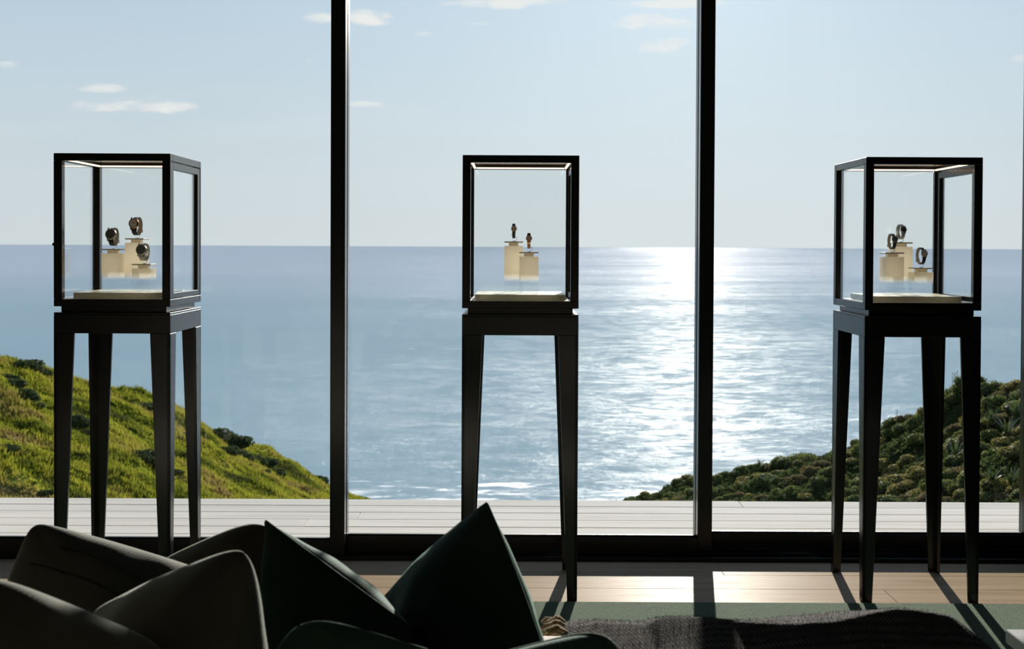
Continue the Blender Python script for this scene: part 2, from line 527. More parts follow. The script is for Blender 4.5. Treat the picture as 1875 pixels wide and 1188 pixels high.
def m_throw():
    """charcoal herringbone weave with pale ribs, driven by the cloth's own UV"""
    m, t = new_mat('charcoal_woven_wool')
    uv = t.n('ShaderNodeUVMap', uv_map='weave').outputs[0]
    s = t.n('ShaderNodeSeparateXYZ', {0: uv})
    u, v = s.outputs[0], s.outputs[1]
    nz = t.noise(uv, 900, 3, 0.7)
    big = t.noise(uv, 9, 4, 0.6)
    zig = t.m('PINGPONG', t.m('MULTIPLY', v, 1.0), 0.012)
    rib = t.m('SINE', t.m('MULTIPLY', t.m('ADD', u, t.m('MULTIPLY', zig, 0.6)), 2 * math.pi / 0.0085))
    dash = t.m('SINE', t.m('MULTIPLY', v, 2 * math.pi / 0.024))
    k = t.m('MULTIPLY', t.rng(rib, 0.0, 0.8), t.rng(dash, -0.5, 0.4))
    k = t.m('MULTIPLY', k, t.rng(big, 0.35, 0.62, 0.15, 1.0))
    col = t.mix(k, (0.060, 0.058, 0.064, 1), (0.30, 0.27, 0.22, 1))
    col = t.mix(t.m('MULTIPLY', nz, 0.35), col, (0.062, 0.060, 0.064, 1))
    h = t.m('ADD', t.m('MULTIPLY', rib, 0.5), nz)
    out(t, bsdf(t, col=col, rough=0.95, spec=0.06, sheen=0.06, sheen_rough=0.5, normal=bump(t, h, 0.8, 0.003)))
    return m


M['led'], M['riser'], M['sea'] = m_led(), m_riser(), m_sea()
M['grass_ground'], M['grass'] = m_hill_ground('grassy_soil'), m_grass_blade()
M['leaf_green'] = m_leaf('glossy_green_leaves', (0.085, 0.115, 0.030, 1), (0.22, 0.235, 0.055, 1), 0.6, 0.4, 0.08)
M['leaf_olive'] = m_leaf('olive_leaves', (0.18, 0.17, 0.045, 1), (0.34, 0.285, 0.085, 1), 0.6, 0.4, 0.06)
M['leaf_brown'] = m_leaf('brownish_leaves', (0.14, 0.115, 0.052, 1), (0.26, 0.20, 0.085, 1), 0.7, 0.4, 0.05)
M['leaf_dark'] = m_leaf('dark_shrub_leaves', (0.045, 0.066, 0.024, 1), (0.10, 0.12, 0.042, 1), 0.8, 0.4, 0.02)
M['flax'] = m_leaf('flax_blades', (0.075, 0.11, 0.035, 1), (0.14, 0.16, 0.06, 1), 0.16, 0.25, 0.5)
M['stalk'] = simple('dry_stalk', (0.06, 0.045, 0.03, 1), 0.8)
M['bush_core'] = simple('dark_filling', (0.012, 0.013, 0.007, 1), 0.9, 0, 4)  # opaque dark filling inside the leaf crowns
M['scrub_ground'], M['rug'], M['throw'] = m_hill_ground('scrub_soil'), m_rug(), m_throw()

# ------------------------------------------------------------------ the room shell
RX0, RX1, RY0, RY1, RZ = -3.6, 3.6, -3.0, 4.56, 2.75
floor = box('floor', RX0, RX1, RY0, 4.80, -0.20, -0.022, M['concrete'])
tag(floor, 'pale oak board floor with sunlight falling across it', None, None, 'structure')
pl_w = 0.178
row, y1 = 0, 4.555
while y1 > RY0:
    y0 = max(y1 - pl_w, RY0)
    x = RX0 - (row * 0.83) % 2.2
    while x < RX1:
        xa, xb = max(x, RX0), min(x + 2.2, RX1)
        if xb - xa > 0.02:
            box('plank', xa + 0.0006 - (xa + xb) / 2, xb - 0.0006 - (xa + xb) / 2, y0 - y1 + 0.0012, -0.0002, -0.022, 0.0, M['floor_wood'], floor, 0.0008, ((xa + xb) / 2, y1, 0))
        x += 2.2
    row += 1
    y1 = y0
tag(box('ceiling', RX0, RX1, RY0, 5.0, RZ, RZ + 0.15, M['wall']), kind='structure')
tag(box('wall_left', RX0 - 0.15, RX0, RY0, 5.0, -0.2, RZ + 0.15, M['wall']), kind='structure')
tag(box('wall_right', RX1, RX1 + 0.15, RY0, 5.0, -0.2, RZ + 0.15, M['wall']), kind='structure')
tag(box('wall_back', RX0 - 0.15, RX1 + 0.15, RY0 - 0.15, RY0, -0.2, RZ + 0.15, M['wall']), kind='structure')
HEAD = 2.56
tag(box('wall_front', RX0, RX1, 4.56, 4.78, HEAD, RZ, M['wall']), kind='structure')

# three-track sliding windows: each slides on its own track a little further out
tr = MB().box(RX0, RX1, 4.556, 4.80, -0.02, 0.004, 0.001)
for yy in (4.562, 4.632, 4.702, 4.772):
    tr.box(RX0, RX1, yy - 0.003, yy + 0.003, 0.004, 0.016)
tag(tr.obj('trim_1', M['alu']), 'black aluminium sliding track let into the floor under the windows', None, None, 'structure')


def window(name, label, x0, x1, yf):
    """sliding panel with its front face at yf"""
    w = empty(name, ((x0 + x1) / 2, yf + 0.025, 0.0))
    tag(w, label, None, None, 'structure')
    hw, hd, sw = (x1 - x0) / 2, 0.025, 0.057
    for s in (-1, 1):
        xa, xb = sorted((s * hw, s * (hw - sw)))
        box('stile', xa, xb, -hd, hd, 0.017, HEAD, M['alu'], w, 0.0015)
    box('bottom_rail', -hw + sw, hw - sw, -hd, hd, 0.017, 0.074, M['alu'], w, 0.0015)
    box('top_rail', -hw + sw, hw - sw, -hd, hd, HEAD - 0.06, HEAD, M['alu'], w, 0.0015)
    g = MB()
    g.box(-hw + sw, hw - sw, -0.008, 0.008, 0.0742, 0.080)
    g.box(-hw + sw, hw - sw, -0.008, 0.008, HEAD - 0.066, HEAD - 0.0602)
    g.obj('gasket', M['rubber'], w)
    box('pane', -hw + sw + 0.0005, hw - sw - 0.0005, -0.004, 0.004, 0.0802, HEAD - 0.0662, M['window_glass'], w)
    return w


window('window_1', 'left sliding glass panel in black frame, with the grassy hill behind it', -2.30, -0.650, 4.57)
window('window_2', 'middle sliding glass panel in black frame behind the middle cabinet', -0.707, 0.798, 4.64)
window('window_3', 'right sliding glass panel in black frame, with the scrub hill behind it', 0.741, 2.123, 4.71)
tag(box('trim_2', RX0, -2.305, 4.56, 4.78, 0.017, HEAD, M['wall']), kind='structure')
tag(box('trim_3', 2.128, RX1, 4.56, 4.78, 0.017, HEAD, M['wall']), kind='structure')

# ------------------------------------------------------------------ deck outside
deck = box('deck', -7, 7, 4.83, 5.63, -0.30, -0.05, M['dark_wood'])  # dark mass put under the boards so the gaps between them look dark
tag(deck, 'silvery weathered timber deck outside the windows', None, None, 'structure')
pitch_b, wb = 0.1385, 0.1320
for r_ in range(7):
    yb = 5.665 - r_ * pitch_b
    ya = yb - wb
    cuts = [-7.0]
    x = -7 + (r_ * 1.73 + 0.9) % 3.6
    while x < 6.9:
        cuts.append(x)
        x += 3.6
    cuts.append(7.0)
    if r_ == 2:
        cuts = [-7.0, -4.1, -0.692, 3.0, 7.0]
    for a, b in zip(cuts, cuts[1:]):
        if b - a > 0.05:
            box('board', a - (a + b) / 2 + 0.001, b - (a + b) / 2 - 0.001, 0, wb, -0.028, 0.0, M['deck_wood'], deck, 0.0018, ((a + b) / 2, ya, random.uniform(-0.0015, 0)))
box('fascia', -7, 7, 5.635, 5.66, -0.30, -0.030, M['deck_wood'], deck, 0.002)

# ------------------------------------------------------------------ sea and hills
SEA_Z = -60.0
v, f = [], []
ys = [230, 600, 2000, 8000, 40000, 150000]
for yy in ys:
    hw = max(900, yy * 1.6)
    v += [(-hw, yy, SEA_Z), (hw, yy, SEA_Z)]
for i in range(len(ys) - 1):
    f.append((2 * i, 2 * i + 1, 2 * i + 3, 2 * i + 2))
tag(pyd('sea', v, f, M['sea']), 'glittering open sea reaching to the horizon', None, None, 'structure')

# columns of the land: pixel column, nearest visible depth, ridge pixel row, ridge depth, cover height
LAND = [(-900, 58, 373, 95, .3), (-500, 60, 478, 99, .3), (-200, 62, 578, 105, .3), (0, 65, 648, 110, .3), (60, 66, 661, 111, .3), (120, 69, 681, 113, .3), (185, 72, 697, 115, .3),
        (250, 75, 717, 118, .3), (320, 79, 749, 122, .3), (370, 82, 772, 126, .3), (430, 88, 801, 131, .3), (500, 95, 833, 138, .3), (560, 102, 865, 145, .3),
        (610, 110, 889, 151, .3), (660, 124, 912, 158, .3), (715, 140, 930, 165, .3), (780, 150, 960, 172, 0), (860, 160, 985, 185, 0),
        (980, 150, 985, 180, 0), (1060, 120, 955, 150, .5), (1130, 98, 928, 130, .9), (1160, 92, 912, 124, .9), (1220, 84, 889, 117, .9), (1300, 76, 865, 109, 1.0), (1400, 69, 843, 101, 1.0), (1500, 63, 823, 94, 1.0),
        (1580, 58, 808, 89, 1.0), (1640, 55, 788, 85, 1.0), (1690, 53, 760, 82, 1.0), (1735, 50, 734, 79, 1.0), (1800, 47, 696, 74, 1.0), (1875, 45, 668, 70, 1.0),
        (2100, 40, 622, 64, 1.0), (2500, 38, 532, 60, 1.0), (2900, 37, 452, 58, 1.0)]
LPX = np.array([c[0] for c in LAND], float)
LDN = np.array([c[1] for c in LAND], float)
LDR = np.array([c[3] for c in LAND], float)
LZR = np.array([at(c[0], c[2], c[3]).z - c[4] for c in LAND])
LZN = np.array([at(c[0], 924, c[1]).z - c[4] for c in LAND])


def land_z(u, y):
    px = CX + u * F
    dn, dr = np.interp(px, LPX, LDN), np.interp(px, LPX, LDR)
    zr, zn = np.interp(px, LPX, LZR), np.interp(px, LPX, LZN)
    kd = np.array([6.2, 14, 30, dn, dr, dr + 14, dr + 60, dr + 150, 420])
    kz = np.array([-0.9, -2.9, -7.6, zn, zr, zr - 4.0, zr - 26, SEA_Z - 4, SEA_Z - 12])
    z = float(np.interp(y, kd, kz))
    # round the ridge so that it is no knife edge
    k = max(0.0, 1 - abs(y - dr) / 9.0)
    return z + 0.15 * k * k


def land(u, y, amp=1.0):
    z = land_z(u, y)
    x = u * y
    a = x * 0.80 - y * 0.60
    b = x * 0.60 + y * 0.80
    k = min(1.0, max(0.15, (y - 10) / 40))
    n1 = mnoise.noise(Vector((a * 0.035, b * 0.08, 1.7)))
    n2 = mnoise.noise(Vector((a * 0.13, b * 0.30, 4.2)))
    n3 = mnoise.noise(Vector((x * 0.75, y * 0.75, 9.1)))
    return z + k * amp * (n1 * 1.25 + n2 * 0.75 + n3 * 0.26)


def land_mesh(name, px0, px1, ncol, mat, label):
    dep = np.concatenate([np.linspace(6.2, 40, 12), np.linspace(43, 175, 150), np.linspace(182, 420, 20)])
    verts, faces = [], []
    for i in range(ncol + 1):
        u = (px0 + (px1 - px0) * i / ncol - CX) / F
        for y in dep:
            verts.append((u * y, y, land(u, float(y))))
    n = len(dep)
    for i in range(ncol):
        for j in range(n - 1):
            faces.append((i * n + j, (i + 1) * n + j, (i + 1) * n + j + 1, i * n + j + 1))
    o = pyd(name, verts, faces, mat, None, None, True)
    tag(o, label, None, None, 'structure')
    return o


GRASSY = land_mesh('grassy_hill', -900, 900, 230, M['grass_ground'], 'sunlit green grassy hillside sloping down to the sea on the left')
SCRUBBY = land_mesh('scrub_hill', 900, 2900, 200, M['scrub_ground'], 'dark scrub covered hillside rising on the right')


def grass_field():
    verts, faces = [], []
    cnt = 0
    rr = random.Random(3)
    while cnt < 52000:
        px = rr.uniform(-160, 730)
        dn, dr = np.interp(px, LPX, LDN), np.interp(px, LPX, LDR)
        y = rr.uniform(dn - 6, dr + 3)
        u = (px - CX) / F
        x = u * y
        den = mnoise.noise(Vector((x * 0.22, y * 0.22, 2.0)))
        if den < -0.25 and rr.random() < 0.7:
            continue
        cnt += 1
        z = land(u, y)
        hh = rr.uniform(0.14, 0.40) * (1.25 + 0.9 * max(den, -0.5))
        for k in range(3):
            a = rr.uniform(0, 6.283)
            w = rr.uniform(0.04, 0.09)
            lx, ly = rr.uniform(-.2, .2), rr.uniform(-.2, .2)
            ox, oy = rr.uniform(-.16, .16), rr.uniform(-.16, .16)
            b = len(verts)
            verts += [(x + ox - w * math.cos(a), y + oy - w * math.sin(a), z - .04), (x + ox + w * math.cos(a), y + oy + w * math.sin(a), z - .04), (x + ox + lx, y + oy + ly, z + hh)]
            faces.append((b, b + 1, b + 2))
    o = pyd('grass', verts, faces, M['grass'], GRASSY)
    tag(o, 'bright green tufted grass covering the left hillside', None, None, 'stuff')


grass_field()


def bush_mesh(name, seed, leaf_mat, n_leaf=1300, flat=0.75, leaf=0.085, lobes=7):
    """unit bush: lumpy crown of leaves over a dark opaque core, foot at z = 0"""
    g = np.random.default_rng(seed)
    ctr = [(0, 0, 0.42 * flat, 0.60)]
    for k in range(lobes):
        a = 2 * math.pi * k / lobes + g.uniform(-.4, .4)
        rr = g.uniform(0.35, 0.60)
        ctr.append((rr * math.cos(a), rr * math.sin(a), g.uniform(0.22, 0.62) * flat, g.uniform(0.26, 0.42)))
    b = bmesh.new()
    for (cx, cy, cz, r) in ctr:
        ret = bmesh.ops.create_icosphere(b, subdivisions=1, radius=r * 0.84)
        for vv in ret['verts']:
            vv.co = Vector((cx + vv.co.x, cy + vv.co.y, max(-0.15, cz + vv.co.z * flat)))
    me = bpy.data.meshes.new(name)
    b.to_mesh(me)
    b.free()
    verts = [tuple(q.co) for q in me.vertices]
    faces = [tuple(p.vertices) for p in me.polygons]
    ncore = len(faces)
    bpy.data.meshes.remove(me)
    w = np.array([c[3] ** 2 for c in ctr])
    w /= w.sum()
    for _ in range(n_leaf):
        cx, cy, cz, r = ctr[g.choice(len(ctr), p=w)]
        d = g.normal(size=3)
        d /= np.linalg.norm(d)
        if d[2] < -0.35:
            d[2] *= -1
        p = np.array([cx, cy, cz]) + d * r * np.array([1, 1, flat]) * g.uniform(0.86, 1.10)
        if p[2] < -0.1:
            continue
        n = d + g.normal(size=3) * 0.55
        n /= np.linalg.norm(n)
        t1 = np.cross(n, g.normal(size=3))
        t1 /= np.linalg.norm(t1)
        t2 = np.cross(n, t1)
        L, W = leaf * g.uniform(0.7, 1.4), leaf * g.uniform(0.35, 0.6)
        k = len(verts)
        verts += [tuple(p - t1 * L * .6), tuple(p + t2 * W), tuple(p + t1 * L), tuple(p - t2 * W)]
        faces.append((k, k + 1, k + 2, k + 3))
    me = bpy.data.meshes.new(name)
    me.from_pydata(verts, [], faces)
    me.materials.append(M['bush_core'])
    me.materials.append(leaf_mat)
    idx = [0] * ncore + [1] * (len(faces) - ncore)
    me.polygons.foreach_set('material_index', idx)
    me.update()
    return me


BUSH = [bush_mesh('shrub', 11, M['leaf_green']), bush_mesh('shrub', 12, M['leaf_olive'], 1300, 0.8), bush_mesh('shrub', 13, M['leaf_brown'], 1100, 0.65),
        bush_mesh('shrub', 14, M['leaf_green'], 1500, 0.9, 0.07, 9), bush_mesh('shrub', 15, M['leaf_olive'], 1400, 0.6, 0.075, 9)]
BUSH_DARK = [bush_mesh('shrub', 21, M['leaf_dark'], 1700, 0.6, 0.085, 9), bush_mesh('shrub', 22, M['leaf_dark'], 1700, 0.75, 0.085, 8)]


def ground_at(px, py):
    """first point of the land that shows at pixel (px, py), scanning from far to near below the ridge"""
    dn, dr = float(np.interp(px, LPX, LDN)), float(np.interp(px, LPX, LDR))
    y = dr
    best = dr
    while y > 30:
        d = at(px, py, y)
        if land_z(d.x / y, y) <= d.z:
            best = y
            break
        y -= 0.5
    u = at(px, py, best).x / best
    return Vector((u * best, best, land(u, best)))


def shrub(me, p, s, label, group, sz=None, sink=0.0):
    o = bpy.data.objects.new('shrub', me)
    COL.objects.link(o)
    o.location = (p.x, p.y, p.z - 0.06 - sink * s)
    o.rotation_euler = (0, 0, random.uniform(0, 6.28))
    o.scale = (s, s * random.uniform(0.85, 1.15), sz or s * random.uniform(0.8, 1.15))
    return tag(o, label, 'shrub', group)


# scattered dark shrubs of the left hill (pixel column, row, half-width in pixels, height factor)
for (px, py, hw, hz) in ((45, 668, 26, .7), (75, 672, 18, .7), (20, 718, 22, .8), (45, 735, 24, .8), (62, 748, 16, .7), (12, 700, 20, .7), (143, 770, 20, .9), (158, 790, 18, .8), (235, 725, 34, .5),
                         (262, 738, 26, .6), (215, 752, 16, .6), (250, 838, 28, .7), (272, 850, 22, .7), (235, 828, 18, .6), (390, 775, 16, .5), (405, 800, 24, .9), (425, 815, 24, .9),
                         (440, 835, 22, .8), (415, 832, 18, .7), (465, 838, 18, .8), (490, 848, 16, .8), (505, 862, 16, .7), (480, 873, 12, .7), (436, 880, 16, .6), (330, 800, 18, .5), (318, 872, 16, .6),
                         (580, 872, 12, 1.), (590, 878, 10, .9), (640, 900, 12, .8), (655, 905, 14, 1.), (672, 910, 12, .9), (690, 914, 10, .8), (80, 897, 14, .7), (575, 905, 20, .6),
                         (10, 822, 24, .6), (40, 838, 18, .5), (55, 880, 8, .8), (160, 815, 12, .6), (230, 905, 12, .5)):
    p = ground_at(px, py + hw * 0.3)
    s = 1.6 * hw / F * p.y
    y0 = float(np.interp(px, LPX, [c[2] for c in LAND]))
    q = (py - y0) / max(40.0, 918 - y0)
    level = 'on the crest' if py - y0 < 26 else ('high up' if q < 0.45 else ('halfway down' if q < 0.75 else 'near the deck'))
    side = ('left of the left cabinet' if px < 97 else 'behind left cabinet legs' if px < 370 else 'right of the left cabinet' if px < 604 else 'beside the left window post')
    form = 'flat spreading' if hz < 0.65 else ('rounded' if hz < 0.85 else 'upright')
    shrub(BUSH_DARK[0 if hz < 0.65 else 1], p, s, f'{form} dark shrub on grassy hill, {level}, {side}', f'{form} dark shrubs on the grassy hill {level} {side}', s * hz * 1.15, 0.22)

# the scrub of the right hill
rr = random.Random(5)
pts = []
for _ in range(4000):
    px = rr.uniform(1128, 1960)
    y0 = float(np.interp(px, LPX, [c[2] for c in LAND]))
    py = rr.uniform(y0 + 2, 930) if rr.random() < 0.8 else y0 + rr.uniform(0, 8)
    sep = 14 + (px - 1128) / 830 * 14
    if any((px - a) ** 2 + ((py - b) * 1.5) ** 2 < sep * sep for a, b in pts):
        continue
    if (px - 1822) ** 2 / 48 ** 2 + (py - 872) ** 2 / 40 ** 2 < 1:
        continue
    pts.append((px, py))
    if len(pts) >= 262:
        break
for (px, py) in pts:
    p = ground_at(px, py)
    hw = (17 + (px - 1128) / 830 * 20) * rr.uniform(0.7, 1.15)
    s = hw / F * p.y
    bi = rr.choices(range(5), (4, 2, 2, 3, 2))[0]
    look = ('green', 'yellowish olive', 'brownish', 'dense green', 'flat olive')[bi]
    y0 = float(np.interp(px, LPX, [c[2] for c in LAND]))
    level = 'on the skyline' if py - y0 < 14 else ('high up' if (py - y0) / max(30.0, 918 - y0) < 0.5 else 'low down')
    side = ('left of right window post' if px < 1290 else 'between window post and right cabinet' if px < 1520 else 'behind right cabinet legs' if px < 1790 else 'right of right cabinet')
    shrub(BUSH[bi], p, s, f'{look} bush in the scrub, {level}, {side}', f'{look} scrub bushes {level} {side}')
uv_, uf_ = [], []
g = random.Random(19)
n_u = 0
while n_u < 42000:
    px = g.uniform(1090, 1990)
    y = g.uniform(float(np.interp(px, LPX, LDN)) - 8, float(np.interp(px, LPX, LDR)) + 4)
    u = (px - CX) / F
    x = u * y
    hump = mnoise.noise(Vector((x * 0.5, y * 0.5, 3.3)))
    q = Vector((x, y, land(u, y) + g.uniform(0.0, 0.18) + 0.16 * max(0, hump)))
    d1 = Vector((g.gauss(0, 1), g.gauss(0, 1), g.gauss(0, .6))).normalized()
    d2 = d1.cross(Vector((g.gauss(0, 1), g.gauss(0, 1), g.gauss(0, 1)))).normalized()
    L, W = g.uniform(0.08, 0.18), g.uniform(0.05, 0.10)
    k = len(uv_)
    uv_ += [q - d1 * L, q + d2 * W, q + d1 * L, q - d2 * W]
    uf_.append((k, k + 1, k + 2, k + 3))
    n_u += 1
tag(pyd('undergrowth', uv_, uf_, M['leaf_dark'], SCRUBBY), 'dark leafy undergrowth between the bushes of the right hillside', None, None, 'stuff')
p = ground_at(1822, 905)
tag(shrub(BUSH[4], p, 38 / F * p.y, 'large rounded olive bush right of the right cabinet, low on the scrub hill', None, 44 / F * p.y), None)


def flax(px, py, size, seed):
    g = random.Random(seed)
    p = ground_at(px, py)
    b = MB()
    for k in range(26):
        a = g.uniform(0, 6.28)
        L = size * g.uniform(0.7, 1.2)
        lean = g.uniform(0.15, 0.75)
        w = 0.035 * size / 0.9
        dx, dy = math.cos(a), math.sin(a)
        prev = None
        for i in range(5):
            q = i / 4
            rad = lean * L * q ** 1.5
            z = L * (q - 0.42 * lean * q ** 2.4)
            ww = w * (1 - q ** 2) + 0.003
            cur = [b.bm.verts.new((dx * rad - dy * ww, dy * rad + dx * ww, z)), b.bm.verts.new((dx * rad + dy * ww, dy * rad - dx * ww, z))]
            if prev:
                b.bm.faces.new((prev[0], prev[1], cur[1], cur[0]))
            prev = cur
    o = b.obj('flax_plant', M['flax'], None, (p.x, p.y, p.z + 0.25), True)
    y0 = float(np.interp(px, LPX, [c[2] for c in LAND]))
    level = 'near the crest' if (py - y0) / max(30.0, 918 - y0) < 0.34 else ('halfway down' if (py - y0) / max(30.0, 918 - y0) < 0.75 else 'low by the deck')
    side = 'left of the right cabinet' if px < 1520 else 'behind the right cabinet legs' if px < 1790 else 'right of the right cabinet'
    return tag(o, f'spiky flax plant with glossy blades, {level}, {side}', 'plant', f'flax plants {level} {side}')


for i, (px, py, s) in enumerate(((1795, 790, 1.3), (1815, 775, 1.2), (1845, 800, 1.3), (1860, 765, 1.2), (1735, 850, 1.1), (1750, 842, 1.1), (1830, 735, 1.2), (1858, 722, 1.2), (1800, 745, 1.1),
                                 (1850, 905, 1.0), (1815, 908, 1.0), (1870, 850, 1.1), (1870, 905, 1.0), (1725, 735, 1.1), (1440, 845, 1.2), (1405, 905, 1.1), (1390, 850, 1.0), (1280, 905, 1.0))):
    flax(px, py, s, i)
p = ground_at(1748, 742)
b = MB().tube([(0, 0, 0), (0.02, 0, 1.0), (-0.02, 0, 2.1)], [0.03, 0.025, 0.012], 6)
for k in range(9):
    z = 1.1 + k * 0.11
    sgn = -1 if k % 2 else 1
    b.tube([(0, 0, z), (sgn * 0.14, 0, z + 0.10), (sgn * 0.17, 0.02, z + 0.22)], [0.012, 0.016, 0.03], 5)
tag(b.obj('flower_stalk', M['stalk'], None, p), 'tall dry flax flower stalk standing on the ridge of the scrub hill', 'plant')
for (px, py, hgt, lab) in ((1640, 778, 1.5, 'thin bare stalk rising above the scrub left of the right hill ridge'), (1618, 790, 1.2, 'shorter thin bare stalk rising above the scrub beside a taller one')):
    p = ground_at(px, py)
    b = MB().tube([(0, 0, 0), (0.05, 0, hgt * .5), (0.12, 0, hgt)], [0.02, 0.016, 0.01], 5)
    for k in range(4):
        z = hgt * (0.6 + k * .1)
        b.tube([(0.08, 0, z), (0.08 + (-.1 if k % 2 else .1), 0, z + .1)], [0.01, 0.02], 5)
    tag(b.obj('bare_stalk', M['stalk'], None, p), lab, 'plant')

# ------------------------------------------------------------------ display cabinets
CW, CD, CH = 0.402, 0.40, 1.540
HX, HY = CW / 2, CD / 2
D_FRONT = 4.047
ZB0, ZB1 = 1.012, 1.037         # bottom frame of the case
FLOOR_IN = 1.038


def ring_frame(mb, hx, hy, z0, z1, w, bev=0.0012):
    mb.box(-hx, hx, -hy, -hy + w, z0, z1, bev)
    mb.box(-hx, hx, hy - w, hy, z0, z1, bev)
    mb.box(-hx, -hx + w, -hy + w, hy - w, z0, z1, bev)
    mb.box(hx - w, hx, -hy + w, hy - w, z0, z1, bev)


def make_cabinet():
    c = empty('display_cabinet')
    for sx, sy in ((-1, -1), (1, -1), (-1, 1), (1, 1)):
        # each leg is an L of two tapering flat plates
        b = MB()
        tp = 0.011
        ring = lambda w, z, px_, py_: [(sx * (HX - q), sy * (HY - r_), z) for q, r_ in ((0, 0), (px_(w), 0), (px_(w), py_(w)), (0, py_(w)))]
        for px_, py_ in ((lambda w: w, lambda w: tp), (lambda w: tp, lambda w: w)):
            p2 = MB()
            p2.loft([ring(0.034, 0.0, px_, py_), ring(0.070, 0.919, px_, py_)])
            bmesh.ops.recalc_face_normals(p2.bm, faces=p2.bm.faces[:])
            bmesh.ops.bevel(p2.bm, geom=p2.bm.edges[:], offset=0.0008, segments=1, affect='EDGES')
            b.merge(p2.bm)
        b.obj('leg', M['black'], c)
    ap = MB()
    ring_frame(ap, HX, HY, 0.9192, 0.984, 0.011)
    ap.obj('apron', M['black'], c)
    box('table_top', -HX, HX, -HY, HY, 0.9842, 0.9915, M['black'], c, 0.0012)
    box('recessed_base', -HX + 0.019, HX - 0.019, -HY + 0.019, HY - 0.019, 0.9917, ZB0 - 0.0002, M['black'], c, 0.0008)
    bf = MB()
    ring_frame(bf, HX, HY, ZB0, ZB1, 0.028)
    bf.box(-HX + 0.028, HX - 0.028, -HY + 0.028, HY - 0.028, ZB0, ZB0 + 0.012)
    bf.obj('bottom_frame', M['black'], c)
    box('floor_panel', -HX + 0.0282, HX - 0.0282, -HY + 0.0282, HY - 0.0282, ZB0 + 0.0125, FLOOR_IN, M['cream_panel'], c, 0.0008)
    pw = 0.028
    for sx, sy in ((-1, -1), (1, -1), (-1, 1), (1, 1)):
        xa, xb = sorted((sx * HX, sx * (HX - pw)))
        ya, yb = sorted((sy * HY, sy * (HY - pw)))
        if sx > 0:                       # slim posts on the door side leave room for the door frame
            ya, yb = sorted((sy * HY, sy * (HY - 0.012)))
        box('post', xa, xb, ya, yb, ZB1 + 0.0002, 1.5148, M['black'], c, 0.001)
    tf = MB()
    ring_frame(tf, HX, HY, 1.515, CH, 0.028)
    tf.box(-HX + 0.027, HX - 0.027, -HY + 0.027, HY - 0.027, 1.532, CH - 0.001)
    tf.obj('top_frame', M['black'], c)
    # glass on three sides
    gz0, gz1 = ZB1 + 0.0004, 1.5146
    box('pane', -HX + pw + 0.0003, HX - pw - 0.0003, -HY + 0.010, -HY + 0.016, gz0, gz1, M['case_glass'], c)
    box('pane', -HX + pw + 0.0003, HX - pw - 0.0003, HY - 0.016, HY - 0.010, gz0, gz1, M['case_glass'], c)
    box('pane', -HX + 0.010, -HX + 0.016, -HY + pw + 0.0003, HY - pw - 0.0003, gz0, gz1, M['case_glass'], c)
    # framed door in the right side
    y0, y1, z0, z1, fw = -HY + 0.0145, HY - 0.0145, ZB1 + 0.003, 1.512, 0.030
    d = MB()
    d.box(HX - 0.020, HX - 0.001, y0, y0 + fw, z0, z1, 0.0008)
    d.box(HX - 0.020, HX - 0.001, y1 - fw, y1, z0, z1, 0.0008)
    d.box(HX - 0.020, HX - 0.001, y0 + fw, y1 - fw, z0, z0 + fw * 0.6, 0.0008)
    d.box(HX - 0.020, HX - 0.001, y0 + fw, y1 - fw, z1 - fw * 0.8, z1, 0.0008)
    dr = d.obj('door', M['black'], c)
    box('pane', HX - 0.013, HX - 0.008, y0 + fw + 0.0003, y1 - fw - 0.0003, z0 + fw * 0.6 + 0.0003, z1 - fw * 0.8 - 0.0003, M['case_glass'], dr)
    # warm light strips under the top frame
    box('light_strip', -HX + 0.0286, -HX + 0.0346, -HY + 0.032, HY - 0.034, 1.517, 1.522, M['led'], c)
    box('light_strip', HX - 0.0346, HX - 0.0286, -HY + 0.032, HY - 0.034, 1.517, 1.522, M['led'], c)
    box('light_strip', -HX + 0.037, HX - 0.037, HY - 0.0346, HY - 0.0286, 1.517, 1.522, M['led'], c)
    return c


def lock_knob(c):
    kn = MB().cyl((-HX, -HY + 0.013, 1.226), (-HX - 0.004, -HY + 0.013, 1.226), 0.004, 0.004, 12).cyl((-HX - 0.004, -HY + 0.013, 1.226), (-HX - 0.008, -HY + 0.013, 1.227), 0.006, 0.005, 12)
    kn.obj('lock_knob', M['black'], c, None, False, True)


CAB_Y = D_FRONT + HY
cab_px = ((97.8, 312.0), (846.8, 1060.0), (1585.0, 1798.8))
cabs = []
proto = make_cabinet()
for i, (a, b_) in enumerate(cab_px):
    c = proto if i == 0 else copy_tree(proto)
    cx = at((a + b_) / 2, 420, D_FRONT).x
    c.location = (cx, CAB_Y, 0)
    c['group'] = 'display cabinets by the window'
    c['category'] = 'display cabinet'
    cabs.append(c)
lock_knob(cabs[0])
cabs[0]['label'] = 'black glass display cabinet on tapered legs holding three large watches, on the left'
cabs[1]['label'] = 'black glass display cabinet on tapered legs holding only two watches, in the middle'
cabs[2]['label'] = 'black glass display cabinet on tapered legs holding three slim watches, on the right'

# cream plinth lying in each case
ZP = FLOOR_IN + 0.0205


def make_plinth():
    b = bmesh.new()
    hx, hy, ch = 0.160, 0.148, 0.030
    out_ = []
    for (cx, cy, a0) in ((hx - ch, -hy + ch, -90), (hx - ch, hy - ch, 0), (-hx + ch, hy - ch, 90), (-hx + ch, -hy + ch, 180)):
        for k in range(6):
            a = R(a0 + 18 * k)
            out_.append((cx + ch * math.cos(a), cy + ch * math.sin(a)))
    mb = MB()
    mb.loft([[(x * .995, y * .995, 0) for x, y in out_], [(x, y, 0.0015) for x, y in out_], [(x, y, 0.0178) for x, y in out_], [(x * .993, y * .993, 0.0195) for x, y in out_]])
    b.free()
    return mb.obj('display_plinth', M['cream'])


